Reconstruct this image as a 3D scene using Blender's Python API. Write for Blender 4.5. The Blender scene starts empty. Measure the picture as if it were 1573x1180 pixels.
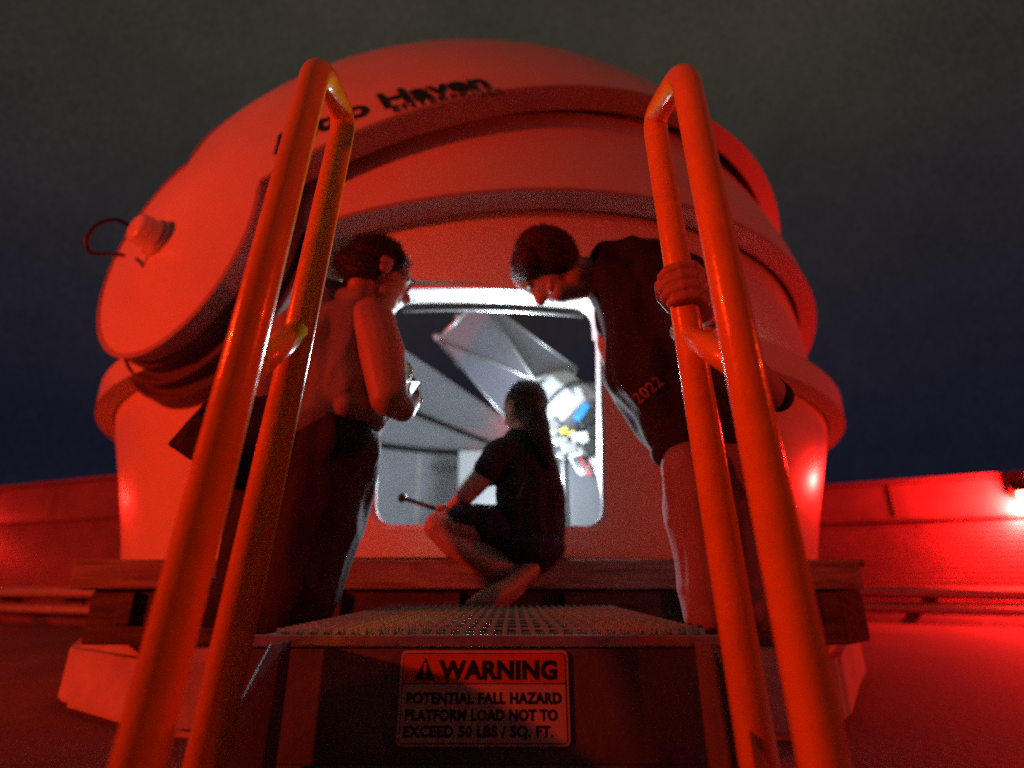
import bpy, bmesh, math, random
from math import sin, cos, pi, radians, asin, atan2, hypot
from mathutils import Vector, Matrix, noise
from mathutils.bvhtree import BVHTree
random.seed(7)
S = bpy.context.scene
C = S.collection

# ------------------------------------------------------------------ camera
F, PITCH = 830.0, radians(20.05)          # focal length in photograph pixels, upward pitch
cd = bpy.data.cameras.new('camera'); cam = bpy.data.objects.new('camera', cd); C.objects.link(cam)
cam.rotation_euler = (pi/2 + PITCH, 0, 0)
cd.sensor_width = 36; cd.lens = 36*F/1573; cd.clip_start = .02; cd.clip_end = 900
cd.dof.use_dof = True; cd.dof.focus_distance = .95; cd.dof.aperture_fstop = 1.6
S.camera = cam
def P(px, py, Y):                          # the point at distance Y ahead that a photograph pixel shows
    x = (px-786.5)/F; u = (590-py)/F
    return Vector((x, cos(PITCH)-u*sin(PITCH), sin(PITCH)+u*cos(PITCH))) * (Y/(cos(PITCH)-u*sin(PITCH)))

# ------------------------------------------------------------------ night sky
W = bpy.data.worlds.new('World'); S.world = W; W.use_nodes = True
wn = W.node_tree; wn.nodes.clear()
def WN(t, **k):
    n = wn.nodes.new(t)
    for a, b in k.items(): setattr(n, a, b)
    return n
out = WN('ShaderNodeOutputWorld'); bg = WN('ShaderNodeBackground'); tc = WN('ShaderNodeTexCoord')
sx = WN('ShaderNodeSeparateXYZ'); rp = WN('ShaderNodeValToRGB'); nz = WN('ShaderNodeTexNoise'); mx = WN('ShaderNodeMix', data_type='RGBA', blend_type='MULTIPLY')
e = rp.color_ramp.elements
e[0].position = 0.0; e[0].color = (.0060, .0072, .016, 1)
e[1].position = 0.80; e[1].color = (.037, .033, .024, 1)
for p_, c_ in ((.2, (.0078, .0085, .0185)), (.36, (.014, .0125, .021)), (.55, (.023, .021, .022))):
    q = e.new(p_); q.color = (*c_, 1)
nz.inputs['Scale'].default_value = 2.3; nz.inputs['Detail'].default_value = 7; nz.inputs['Roughness'].default_value = .7
r2 = WN('ShaderNodeValToRGB'); r2.color_ramp.elements[0].position = .3; r2.color_ramp.elements[0].color = (.7, .72, .78, 1)
r2.color_ramp.elements[1].position = .72; r2.color_ramp.elements[1].color = (1.25, 1.2, 1.1, 1)
mx.inputs['Factor'].default_value = 1
L = wn.links.new
L(tc.outputs['Generated'], sx.inputs[0]); L(sx.outputs['Z'], rp.inputs[0]); L(tc.outputs['Generated'], nz.inputs['Vector'])
L(nz.outputs[0], r2.inputs[0]); L(rp.outputs[0], mx.inputs['A']); L(r2.outputs[0], mx.inputs['B'])
gn = WN('ShaderNodeTexNoise'); gn.inputs['Scale'].default_value = 430; gn.inputs['Detail'].default_value = 1
gr = WN('ShaderNodeValToRGB'); gr.color_ramp.elements[0].position = .28; gr.color_ramp.elements[0].color = (.62, .60, .66, 1)
gr.color_ramp.elements[1].position = .74; gr.color_ramp.elements[1].color = (1.36, 1.38, 1.34, 1)
m2 = WN('ShaderNodeMix', data_type='RGBA', blend_type='MULTIPLY'); m2.inputs['Factor'].default_value = 1
L(tc.outputs['Generated'], gn.inputs['Vector']); L(gn.outputs[0], gr.inputs[0]); L(mx.outputs['Result'], m2.inputs['A']); L(gr.outputs[0], m2.inputs['B'])
L(m2.outputs['Result'], bg.inputs[0]); L(bg.outputs[0], out.inputs[0])
bg.inputs[1].default_value = 1.0
V = S.view_settings; V.view_transform = 'Standard'; V.look = 'None'; V.exposure = 0; V.gamma = 1; V.use_curve_mapping = False
S.cycles.use_denoising = False
S.cycles.max_bounces = 6; S.cycles.sample_clamp_indirect = .8; S.cycles.caustics_reflective = False; S.cycles.caustics_refractive = False; S.cycles.blur_glossy = 1.0

# ------------------------------------------------------------------ helpers
MATS = {}
def mat(name, col, rough=.5, metal=0, var=.12, vscale=6, bump=0, bscale=40, coat=0, spec=.5, emit=None, estr=0, dirt=None, sheen=0):
    if name in MATS: return MATS[name]
    m = bpy.data.materials.new(name); m.use_nodes = True; t = m.node_tree; n = t.nodes; b = n['Principled BSDF']
    b.inputs['Roughness'].default_value = rough; b.inputs['Metallic'].default_value = metal
    b.inputs['Coat Weight'].default_value = coat; b.inputs['Specular IOR Level'].default_value = spec
    b.inputs['Sheen Weight'].default_value = sheen
    tcn = n.new('ShaderNodeTexCoord')
    nz = n.new('ShaderNodeTexNoise'); nz.inputs['Scale'].default_value = vscale; nz.inputs['Detail'].default_value = 6; nz.inputs['Roughness'].default_value = .65
    t.links.new(tcn.outputs['Object'], nz.inputs['Vector'])
    r = n.new('ShaderNodeValToRGB'); r.color_ramp.elements[0].position = .32; r.color_ramp.elements[1].position = .68
    lo = dirt or tuple(c*(1-var) for c in col); hi = tuple(min(1, c*(1+var*.6)) for c in col)
    r.color_ramp.elements[0].color = (*lo, 1); r.color_ramp.elements[1].color = (*hi, 1)
    t.links.new(nz.outputs[0], r.inputs[0]); t.links.new(r.outputs[0], b.inputs['Base Color'])
    mr = n.new('ShaderNodeMapRange'); mr.inputs['To Min'].default_value = max(.03, rough-.08); mr.inputs['To Max'].default_value = min(1, rough+.1)
    t.links.new(nz.outputs[0], mr.inputs['Value']); t.links.new(mr.outputs[0], b.inputs['Roughness'])
    if bump:
        n2 = n.new('ShaderNodeTexNoise'); n2.inputs['Scale'].default_value = bscale; n2.inputs['Detail'].default_value = 5
        t.links.new(tcn.outputs['Object'], n2.inputs['Vector'])
        bp = n.new('ShaderNodeBump'); bp.inputs['Strength'].default_value = bump; bp.inputs['Distance'].default_value = .01
        t.links.new(n2.outputs[0], bp.inputs['Height']); t.links.new(bp.outputs[0], b.inputs['Normal'])
    if emit:
        b.inputs['Emission Color'].default_value = (*emit, 1); b.inputs['Emission Strength'].default_value = estr
    MATS[name] = m; return m
def wood(name, col, dark, sc=(1, 14, 14)):
    m = bpy.data.materials.new(name); m.use_nodes = True; t = m.node_tree; n = t.nodes; b = n['Principled BSDF']
    b.inputs['Roughness'].default_value = .75
    a = n.new('ShaderNodeTexCoord'); mp = n.new('ShaderNodeMapping'); mp.inputs['Scale'].default_value = sc
    nz = n.new('ShaderNodeTexNoise'); nz.inputs['Scale'].default_value = 4; nz.inputs['Detail'].default_value = 8; nz.inputs['Distortion'].default_value = .6
    t.links.new(a.outputs['Object'], mp.inputs[0]); t.links.new(mp.outputs[0], nz.inputs['Vector'])
    r = n.new('ShaderNodeValToRGB'); r.color_ramp.elements[0].position = .35; r.color_ramp.elements[0].color = (*dark, 1)
    r.color_ramp.elements[1].position = .62; r.color_ramp.elements[1].color = (*col, 1)
    t.links.new(nz.outputs[0], r.inputs[0]); t.links.new(r.outputs[0], b.inputs['Base Color'])
    bp = n.new('ShaderNodeBump'); bp.inputs['Strength'].default_value = .5; bp.inputs['Distance'].default_value = .006
    t.links.new(nz.outputs[0], bp.inputs['Height']); t.links.new(bp.outputs[0], b.inputs['Normal'])
    return m

def props(o, label=None, cat=None, group=None, kind=None):
    if label: o['label'] = label
    if cat: o['category'] = cat
    if group: o['group'] = group
    if kind: o['kind'] = kind
    return o
def thing(name, label, cat, loc=(0, 0, 0), group=None):
    o = bpy.data.objects.new(name, None); C.objects.link(o); o.location = loc; o.empty_display_size = .05
    return props(o, label, cat, group)
def link(name, me, m, parent=None, smooth=False):
    o = bpy.data.objects.new(name, me); C.objects.link(o)
    if m and not me.materials: me.materials.append(m)
    if smooth: me.polygons.foreach_set('use_smooth', [True]*len(me.polygons))
    if parent:
        o.parent = parent
        w = Vector((0, 0, 0)); q = parent
        while q: w += q.location; q = q.parent
        o.location = -w
    return o
def obj(name, bm, m, parent=None, smooth=False):
    me = bpy.data.meshes.new(name); bmesh.ops.recalc_face_normals(bm, faces=bm.faces); bm.to_mesh(me); bm.free()
    return link(name, me, m, parent, smooth)
def vf(name, vs, fs, m, parent=None, smooth=False, recalc=False):
    me = bpy.data.meshes.new(name); me.from_pydata([tuple(v) for v in vs], [], fs); me.update()
    if recalc:
        bm = bmesh.new(); bm.from_mesh(me); bmesh.ops.recalc_face_normals(bm, faces=bm.faces); bm.to_mesh(me); bm.free()
    return link(name, me, m, parent, smooth)
def finish(o):
    """apply the modifiers of o into its mesh"""
    dg = bpy.context.evaluated_depsgraph_get(); dg.update()
    me = bpy.data.meshes.new_from_object(o.evaluated_get(dg)); old = o.data
    o.modifiers.clear(); o.data = me; return o
def bx(bm, c, s, M=None, bev=0):
    r = bmesh.ops.create_cube(bm, size=1)
    vs = r['verts']; bmesh.ops.scale(bm, vec=Vector(s), verts=vs)
    if bev:
        es = list({e for v in vs for e in v.link_edges})
        g = bmesh.ops.bevel(bm, geom=es, offset=bev, segments=2, affect='EDGES', profile=.5)
        vs = list({v for f in g['faces'] for v in f.verts} | {v for v in vs if v.is_valid})
    if M is not None: bmesh.ops.transform(bm, matrix=M, verts=vs)
    bmesh.ops.translate(bm, vec=Vector(c), verts=vs)
def box(name, c, s, m, parent=None, M=None, bev=.004):
    bm = bmesh.new(); bx(bm, c, s, M, bev); return obj(name, bm, m, parent)
def frame(d):
    d = d.normalized(); a = Vector((0, 0, 1)) if abs(d.z) < .9 else Vector((1, 0, 0))
    u = d.cross(a).normalized(); return u, d.cross(u).normalized()
def sweep(bm, pts, r, n=16, cap=True):
    """tube along pts, radius r (a number or one per point)"""
    pts = [Vector(p) for p in pts]; rings = []
    u = None
    for i, p in enumerate(pts):
        d = (pts[min(i+1, len(pts)-1)] - pts[max(i-1, 0)]).normalized()
        if u is None: u, v = frame(d)
        else:
            u = (u - d*u.dot(d)).normalized(); v = d.cross(u).normalized()
        k = 1
        if 0 < i < len(pts)-1:
            c_ = (pts[i+1]-p).normalized().dot((p-pts[i-1]).normalized()); k = 1
        rr = r[i] if hasattr(r, '__len__') else r
        rings.append([bm.verts.new(p + (u*cos(2*pi*j/n) + v*sin(2*pi*j/n))*rr*k) for j in range(n)])
    for a, b in zip(rings, rings[1:]):
        for j in range(n): bm.faces.new((a[j], a[(j+1) % n], b[(j+1) % n], b[j]))
    if cap:
        bm.faces.new(rings[0][::-1]); bm.faces.new(rings[-1])
def tube(name, pts, r, m, parent=None, n=16):
    bm = bmesh.new(); sweep(bm, pts, r, n); o = obj(name, bm, m, parent, True)
    for f in o.data.polygons:
        if len(f.vertices) > 4: f.use_smooth = False
    return o
def round_path(pts, rad, k=7):
    """round the corners of a polyline"""
    pts = [Vector(p) for p in pts]; res = [pts[0]]
    for i in range(1, len(pts)-1):
        a, b, c = pts[i-1], pts[i], pts[i+1]
        d1 = (a-b); d2 = (c-b); q = min(rad, d1.length*.48, d2.length*.48)
        p1 = b+d1.normalized()*q; p2 = b+d2.normalized()*q
        for j in range(k+1):
            t = j/k; res.append(p1*(1-t)**2 + b*2*t*(1-t) + p2*t*t)
    res.append(pts[-1]); return res
def capsule(bm, a, b, ra, rb, seg=14):
    a = Vector(a); b = Vector(b)
    for p, r in ((a, ra), (b, rb)):
        bmesh.ops.create_icosphere(bm, subdivisions=3, radius=r, matrix=Matrix.Translation(p))
    d = b-a; L_ = d.length
    if L_ > 1e-5:
        s = (ra-rb)/L_; s = max(-.98, min(.98, s)); k = (1-s*s)**.5
        dn = d/L_
        sweep(bm, [a+dn*ra*s, b+dn*rb*s], [ra*k*.999, rb*k*.999], seg)
def ell(bm, c, r, rot=None):
    M = Matrix.Translation(Vector(c)) @ (rot.to_4x4() if rot else Matrix.Identity(4)) @ Matrix.Diagonal((*r, 1))
    bmesh.ops.create_icosphere(bm, subdivisions=4, radius=1, matrix=M)
def blob(name, build, m, parent=None, vox=.008, smooth=3, wrinkle=0, wscale=14, deform=None):
    bm = bmesh.new(); build(bm); me = bpy.data.meshes.new(name); bmesh.ops.recalc_face_normals(bm, faces=bm.faces); bm.to_mesh(me); bm.free()
    o = link(name, me, m, parent)
    r = o.modifiers.new('r', 'REMESH'); r.mode = 'VOXEL'; r.voxel_size = vox
    s = o.modifiers.new('s', 'SMOOTH'); s.factor = .6; s.iterations = smooth
    finish(o)
    me = o.data
    if not me.materials: me.materials.append(m)
    if wrinkle:
        me.update(); ns = [v.normal.copy() for v in me.vertices]
        for v, nn in zip(me.vertices, ns):
            q = v.co*wscale; q.z *= .45
            a = noise.noise(q + Vector((3, 1, 2))); b = noise.noise(q*2.3)
            v.co += nn*wrinkle*((1-abs(a)*2.2) + .4*b - .5)
    if deform:
        me.update(); ns = [v.normal.copy() for v in me.vertices]
        for v, nn in zip(me.vertices, ns): v.co = deform(v.co.copy(), nn)
    me.polygons.foreach_set('use_smooth', [True]*len(me.polygons)); me.update()
    return o
def chain(bm, pts, rs):
    for i in range(len(pts)-1): capsule(bm, pts[i], pts[i+1], rs[i], rs[i+1])
def text_mesh(s, size=1, bold=.02, extrude=.0, align='LEFT', spacing=1.0, res=4, sx=1):
    c = bpy.data.curves.new('t', 'FONT'); c.body = s; c.size = size; c.offset = bold*size; c.extrude = extrude
    c.align_x = align; c.space_character = spacing; c.resolution_u = res
    o = bpy.data.objects.new('t', c); C.objects.link(o)
    dg = bpy.context.evaluated_depsgraph_get(); dg.update()
    me = bpy.data.meshes.new_from_object(o.evaluated_get(dg)); bpy.data.objects.remove(o)
    for v in me.vertices: v.co.x *= sx
    me.materials.clear()
    return me

# ------------------------------------------------------------------ materials
M_dome = mat('white_gelcoat', (.80, .75, .60), .24, var=.10, vscale=1.4, bump=.03, bscale=9)
M_band = mat('grey_shell_rim', (.36, .30, .31), .65, var=.15, vscale=3)
M_inner = mat('grey_dome_lining', (.56, .60, .67), .55, var=.14, vscale=2.2, bump=.05)
M_trim = mat('white_door_trim', (.82, .82, .82), .35, var=.04)
M_black = mat('black_rubber', (.012, .012, .013), .5, var=.3)
M_ink = mat('black_vinyl_lettering', (.012, .011, .012), .45)
M_yellow = mat('yellow_gloss_paint', (.86, .47, .012), .24, var=.12, vscale=22, bump=.10, bscale=70, coat=.35)
M_steel = mat('galvanised_steel', (.60, .58, .58), .25, metal=.75, var=.25, vscale=30, bump=.1, bscale=120)
M_beam = mat('dull_painted_steel', (.14, .135, .14), .5, metal=.2, var=.3, vscale=7, bump=.15, bscale=60)
M_timber = wood('weathered_timber', (.36, .28, .21), (.17, .12, .09))
M_dtimber = wood('dark_timber', (.10, .075, .06), (.03, .022, .018))  # darker brown timber for the skirt, joist ends and drum base
M_conc = mat('pale_concrete', (.50, .46, .43), .85, var=.3, vscale=4, bump=.4, bscale=25)
M_deck = mat('roof_membrane', (.15, .11, .12), .8, var=.35, vscale=2.2, bump=.5, bscale=50)
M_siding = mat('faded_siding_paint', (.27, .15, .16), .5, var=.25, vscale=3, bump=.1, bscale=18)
M_pipe = mat('painted_conduit', (.50, .48, .46), .4, var=.2, vscale=10)
M_hood = mat('dark_lamp_housing', (.03, .028, .028), .45)
M_bulb = mat('red_lamp_glass', (.9, .2, .1), .3, emit=(1, .10, .05), estr=60)
M_skin = mat('light_skin', (.42, .26, .19), .5, var=.12, vscale=16, bump=.08, bscale=90)
M_hair = mat('dark_brown_hair', (.022, .013, .009), .55, var=.5, vscale=60, bump=.9, bscale=110)
M_hair2 = mat('brown_hair', (.050, .024, .014), .55, var=.5, vscale=60, bump=.9, bscale=110)
M_pink = mat('faded_pink_cotton', (.30, .25, .27), .85, var=.16, vscale=9, bump=.3, bscale=260)
M_navy = mat('navy_denim', (.006, .009, .024), .8, var=.3, vscale=14, bump=.4, bscale=240)
M_blackc = mat('black_cotton', (.011, .010, .013), .85, var=.3, vscale=10, bump=.4, bscale=240)
M_trouser = mat('pale_rose_trousers', (.24, .165, .175), .85, var=.2, vscale=8, bump=.3, bscale=240)
M_shoe = mat('tan_leather_sandal', (.40, .24, .16), .5, var=.2, vscale=20)
M_print = mat('pale_shirt_print', (.26, .17, .19), .7)
M_print2 = mat('blue_grey_shirt_print', (.09, .12, .17), .7)

# ------------------------------------------------------------------ ground
DZ = -.45
def sheet(name, z, m, x0, x1, y0, y1, n=60, amp=.004):
    vs = []; fs = []
    for j in range(n+1):
        for i in range(n+1):
            x = x0+(x1-x0)*i/n; y = y0+(y1-y0)*j/n
            vs.append((x, y, z+amp*noise.noise(Vector((x*1.3, y*1.3, 0)))))
    for j in range(n):
        for i in range(n):
            a = j*(n+1)+i; fs.append((a, a+1, a+n+2, a+n+1))
    return vf(name, vs, fs, m, None, True)
props(sheet('roof_deck', DZ, M_deck, -14, 14, -6, 12), kind='structure')
M_gnd = mat('dark_ground', (.05, .05, .045), .9, var=.3, vscale=.2)
props(vf('ground', [(-450, -450, -4.5), (450, -450, -4.5), (450, 450, -4.5), (-450, 450, -4.5)], [(0, 1, 2, 3)], M_gnd), kind='structure')

# ------------------------------------------------------------------ parapet walls with siding, pipes, lamps
def parapet(a, b, label, top=1.2, pipes=True, seam=.70):
    a = Vector((*a, 0)); b = Vector((*b, 0)); d = (b-a); Lw = d.length; d.normalize(); nrm = Vector((d.y, -d.x, 0))
    if nrm.dot(Vector((0, 3, 0))-a) < 0: nrm = -nrm
    t = thing('parapet_wall', label, 'wall', tuple((a+b)/2+Vector((0, 0, DZ))))
    def run(name, prof, m, ln=None):
        """extrude a profile of (out, z) along the wall"""
        vs = []; fs = []; n = len(prof)
        for s in (0, Lw):
            for o_, z in prof: vs.append(a + d*s + nrm*o_ + Vector((0, 0, z)))
        for i in range(n): j = (i+1) % n; fs.append((i, j, n+j, n+i))
        fs.append(tuple(range(n))[::-1]); fs.append(tuple(range(n, 2*n)))
        return vf(name, vs, fs, m, t, recalc=True)
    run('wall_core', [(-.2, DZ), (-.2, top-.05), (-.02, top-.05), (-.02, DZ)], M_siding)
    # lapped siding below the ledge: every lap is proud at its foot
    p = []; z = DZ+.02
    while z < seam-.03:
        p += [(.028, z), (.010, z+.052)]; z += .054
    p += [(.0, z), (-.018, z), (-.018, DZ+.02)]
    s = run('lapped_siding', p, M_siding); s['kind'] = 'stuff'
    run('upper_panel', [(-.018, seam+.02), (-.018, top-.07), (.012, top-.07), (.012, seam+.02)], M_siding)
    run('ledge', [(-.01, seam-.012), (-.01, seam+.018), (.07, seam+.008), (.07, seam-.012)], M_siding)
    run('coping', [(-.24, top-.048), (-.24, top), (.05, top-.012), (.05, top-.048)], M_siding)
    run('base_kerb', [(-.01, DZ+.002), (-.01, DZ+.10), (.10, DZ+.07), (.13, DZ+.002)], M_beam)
    k = int(Lw/1.22)
    for i in range(1, k):
        c = a + d*(Lw*i/k) + nrm*.016
        box('panel_joint', (c.x, c.y, (seam+top)/2-.02), (.012, .008, top-seam-.12), M_siding, t, Matrix.Rotation(atan2(d.y, d.x), 4, 'Z'), .002)
    if pipes:
        for nm, z, o_, r in (('pipe', -.115, .20, .052), ('pipe', -.285, .24, .040)):
            q0 = a + d*.05 + nrm*o_ + Vector((0, 0, z)); q1 = b - d*.05 + nrm*o_ + Vector((0, 0, z))
            tube(nm, [q0, q1], r, M_pipe, t, 14)
        for i in range(k+1):
            c = a + d*(.25 + (Lw-.5)*i/k)
            box('pipe_bracket', (c+nrm*.12+Vector((0, 0, -.18))), (.05, .20, .07), M_hood, t, Matrix.Rotation(atan2(d.y, d.x), 4, 'Z'), .004)
    return t, a, d, nrm
A, B = Vector((-9.2, 8.2)), Vector((-3.4, 5.93))
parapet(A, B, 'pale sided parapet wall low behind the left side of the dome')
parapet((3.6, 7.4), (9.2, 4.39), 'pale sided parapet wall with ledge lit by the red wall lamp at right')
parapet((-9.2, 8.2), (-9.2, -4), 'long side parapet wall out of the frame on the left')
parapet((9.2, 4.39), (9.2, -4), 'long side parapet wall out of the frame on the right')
def lamp(loc, face, label, watts, rad=.05, col=(1, .014, .012)):
    """jar shaped bulkhead lamp under a dark hood; face = the direction away from its wall"""
    t = thing('wall_lamp', label, 'lamp', loc, 'red lamps fixed to the roof parapets')
    f = Vector((*face, 0)).normalized(); u = Vector((-f.y, f.x, 0)); o = Vector(loc)
    Mz = Matrix.Rotation(atan2(f.y, f.x), 4, 'Z')
    box('mounting_plate', o-f*.10+Vector((0, 0, .08)), (.03, .16, .20), M_hood, t, Mz)
    tube('arm', [o-f*.09+Vector((0, 0, .14)), o+Vector((0, 0, .15)), o+Vector((0, 0, .07))], .018, M_hood, t)
    bm = bmesh.new(); sweep(bm, [o+Vector((0, 0, .11)), o+Vector((0, 0, .10)), o+Vector((0, 0, .045)), o+Vector((0, 0, .04))], [.03, .055, .085, .085], 20); obj('hood', bm, M_hood, t, True)
    bm = bmesh.new(); sweep(bm, [o+Vector((0, 0, .042)), o+Vector((0, 0, .0)), o+Vector((0, 0, -.04)), o+Vector((0, 0, -.06))], [.045, .05, .042, .01], 16); obj('glass', bm, M_bulb, t, True)
    ld = bpy.data.lights.new('red_light', 'POINT'); ld.energy = watts; ld.color = col; ld.shadow_soft_size = rad
    lo = bpy.data.objects.new('red_light', ld); C.objects.link(lo); lo.parent = t; lo.location = (0, 0, -.13)
    return t
dR = Vector((9.2-3.6, 4.39-7.4)).normalized(); nR = Vector((dR.y, -dR.x)); 
if nR.y > 0: nR = -nR
pR = Vector((3.6, 7.4)) + dR*2.47 + nR*.17
lamp((pR.x, pR.y, .90), nR, 'glowing red lamp on the parapet wall at the right edge', 800)
dL = (B-A).normalized(); nL = Vector((dL.y, -dL.x))
if nL.y > 0: nL = -nL
pL = A + dL*1.3 + nL*.17
lamp((pL.x, pL.y, .85), nL, 'assumed red lamp on the far left parapet wall beyond the frame', 90)  # unseen lamp, assumed from the highlight on the drum's left side
# added stair house for an assumed lamp, then an added fill lamp at right
t = thing('added_stair_house', 'added pale stair house on the roof to the left behind the photographer', 'building', (-6.9, -1.9, DZ))  # unseen building, added to hold the assumed red lamp
box('wall', (-6.9, -2.4, .95), (3.2, 1.6, 2.8), M_siding, t)
box('roof', (-6.9, -2.4, 2.40), (3.5, 1.9, .10), M_conc, t)
box('door', (-6.9, -1.58, .6), (.95, .04, 2.05), M_beam, t)
lamp((-6.3, -1.4, 1.35), (0, 1), 'assumed red lamp on the added stair house wall behind the photographer', 1450, .12, (1, .036, .006))  # unseen main lamp, assumed from the red light on the dome's left
lamp((9.02, -1.0, 1.0), (-1, 0), 'added red fill lamp on the side parapet beyond the right of the frame', 850, .1, (1, .032, .006))  # unseen fill, added to brighten the dim right side of the dome

# ------------------------------------------------------------------ the dome
DC = Vector((-.247, 4.49, 1.3))           # centre of the shells
ax = Vector((-.472, -.880, .05)).normalized()   # hinge axis, towards the near pivot
hh = Vector((.880, -.472, 0)).normalized(); ww = ax.cross(hh)
if ww.z < 0: ww = -ww
def sph(al, be, R):                       # al from the hinge, be round the hinge, degrees
    a, b = radians(al), radians(be)
    return DC + (ax*cos(a) + (hh*cos(b) + ww*sin(b))*sin(a))*R
R1, R2, R3 = 2.78, 2.63, 2.50
AH = 11.6
dome = thing('observatory_dome', 'round white clamshell observatory dome with open hatch glowing red on the roof', 'observatory dome', (DC.x, DC.y, .09))
def low(al, R, phi, o):
    s = o/(R*sin(radians(al))); return phi + math.degrees(asin(max(-1, min(1, s))))
def hi_at(al, hi):                        # the upper edge drops towards the far pivot
    return hi if al < 104 else max(56, hi-(al-104)*1.75)
def shell(name, R, phi, o, hi, ah, thick=.035, gap=.05, m=None, lo_fix=None, rim=True, far=None, nocap=False):
    """nested dome shell: a gore round the hinge axis with a round cap at each pivot"""
    far = 180-ah if far is None else far
    vs = []; fs = []; na, nb = 96, 48
    for i in range(na+1):
        al = ah + (far-ah)*i/na
        b0 = lo_fix if lo_fix is not None else low(al, R, phi, o)
        h_ = hi_at(al, hi) if lo_fix is None else hi
        for j in range(nb+1): vs.append(sph(al, b0+(h_-b0)*j/nb, R))
    for i in range(na):
        for j in range(nb):
            a = i*(nb+1)+j; fs.append((a, a+1, a+nb+2, a+nb+1))
    def cap(c0):
        base = len(vs); nr, nt = 5, 72
        vs.append(sph(c0, 0, R))
        for i in range(1, nr+1):
            al = c0 + ((ah if c0 == 0 else 180-ah) - c0)*i/nr
            for j in range(nt): vs.append(sph(al, 360*j/nt, R))
        for j in range(nt): fs.append((base, base+1+j, base+1+(j+1) % nt))
        for i in range(nr-1):
            for j in range(nt):
                q = base+1+i*nt; fs.append((q+j, q+(j+1) % nt, q+nt+(j+1) % nt, q+nt+j))
    if lo_fix is None and not nocap:
        cap(0)
    o_ = vf(name, vs, fs, m or M_dome, dome, True, True)
    if rim and lo_fix is None:
        loop = [(al, low(al, R, phi, o)) for al in [ah+(180-2*ah)*i/120 for i in range(121)]]
        b0 = low(180-ah, R, phi, o); loop += [(180-ah, b0+(56-b0)*i/8) for i in range(1, 8)]
        loop += [(180-ah-(180-2*ah)*i/60, hi_at(180-ah-(180-2*ah)*i/60, hi)) for i in range(0, 60)]+[(ah, hi)]
        loop = loop+[(ah, hi-360)]
        b1 = low(ah, R, phi, o); loop += [(ah, hi-360+(b1+360-hi)*i/60) for i in range(1, 60)]
        rv = []; rf = []
        rr = (R+.006, R+.006, R-(R1-R2)+gap, R-(R1-R2)+gap)
        n = len(loop)
        for k_, (al, be) in enumerate(loop):
            d0 = .0
            pts = [sph(al, be, r) for r in rr]
            al2, be2 = loop[(k_+1) % n]; tg = sph(al2, be2, R)-sph(al, be, R)
            if tg.length < 1e-6: tg = Vector((1, 0, 0))
            nn = (sph(al, be, R)-DC).normalized(); side = nn.cross(tg).normalized()
            rv += [pts[0]+side*.022, pts[0]-side*.0, pts[3]-side*.0, pts[3]+side*.022]
        for k_ in range(n):
            q, w = 4*k_, 4*((k_+1) % n)
            for s in range(4): rf.append((q+s, q+(s+1) % 4, w+(s+1) % 4, w+s))
        vf('shell_rim', rv, rf, M_band, o_, False, True)
    return o_
shell('shell', R1, 29, -.146, 104, AH)
shell('shell', R2, 12, -.16, 104, AH)
s3 = shell('shell', R3, -3, -.16, 104, AH, rim=False, nocap=True)
# extra nested rims under the near pivot
vs = []; fs = []; nb_ = 72; prof = []
for k_ in range(13): prof.append((AH-.3+.38*k_, R1-.092-.009*k_ + (.022 if k_ % 4 in (1, 2) else -.022)))
for j in range(nb_+1):
    be = -185+200*j/nb_
    for al, r_ in prof: vs.append(sph(al, be, r_))
for j in range(nb_):
    for k_ in range(12): q = j*13+k_; fs.append((q, q+1, q+14, q+13))
vf('nested_rims', vs, fs, mat('dark_shell_edges', (.11, .09, .10), .5), dome, False, True)
# shells folded down on the far side, seen through the hatch
for R, b0, b1 in ((2.62, 141, 190), (2.50, 158.5, 188)):
    q = shell('folded_shell', R, 0, 0, b1, 44, m=M_inner, lo_fix=b0, rim=False, far=172)
    tube('folded_shell_rim', [sph(al, b0, R-.012) for al in range(44, 170, 4)], .013, M_trim, q, 8)
    if b0 > 150: tube('gap_shade', [sph(al, b0-1.3, R+.03) for al in range(44, 170, 4)], .045, M_black, q, 8)  # black tube stands in for the shaded gap between the folded shells
# drum wall, lip, lining and floor
def lathe(name, prof, m, parent, n=160, a0=0, a1=360, closed=True, smooth=True):
    vs = []; fs = []; full = abs(a1-a0-360) < .01; k = len(prof); cnt = n if full else n+1
    for i in range(cnt):
        a = radians(a0+(a1-a0)*i/n)
        for r, z in prof: vs.append((DC.x+r*sin(a), DC.y-r*cos(a), z))
    for i in range(n):
        i2 = (i+1) % cnt
        for j in range(k if closed else k-1):
            j2 = (j+1) % k; fs.append((i*k+j, i*k+j2, i2*k+j2, i2*k+j))
    if closed and not full:
        fs.append(tuple(range(k))); fs.append(tuple((cnt-1)*k+j for j in range(k)))
    o = vf(name, vs, fs, m, parent, smooth, True)
    if smooth and closed:
        try: o.data.set_sharp_from_angle(angle=radians(35))
        except Exception: pass
    return o
RW = 2.34
def RZ(z): return RW + .205*max(0, min(1, (z-.085)/.83))**1.15
drum = lathe('drum_wall', [(RZ(z_), z_) for z_ in (.085, .2, .35, .5, .65, .8, .96)]+[(RZ(z_)-.05, z_) for z_ in (.96, .8, .65, .5, .35, .2, .085)], M_dome, dome)
lip = lathe('drum_lip', [(RZ(.9)+.002, .89), (RZ(.9)+.05, .895), (RZ(.9)+.09, .90), (RZ(.9)+.088, .912), (RZ(.9)+.094, 1.035), (RZ(.9)+.08, 1.055), (RZ(.9)+.03, 1.06), (RZ(.9)+.002, .965)], M_dome, dome, a0=14, a1=330)
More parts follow.
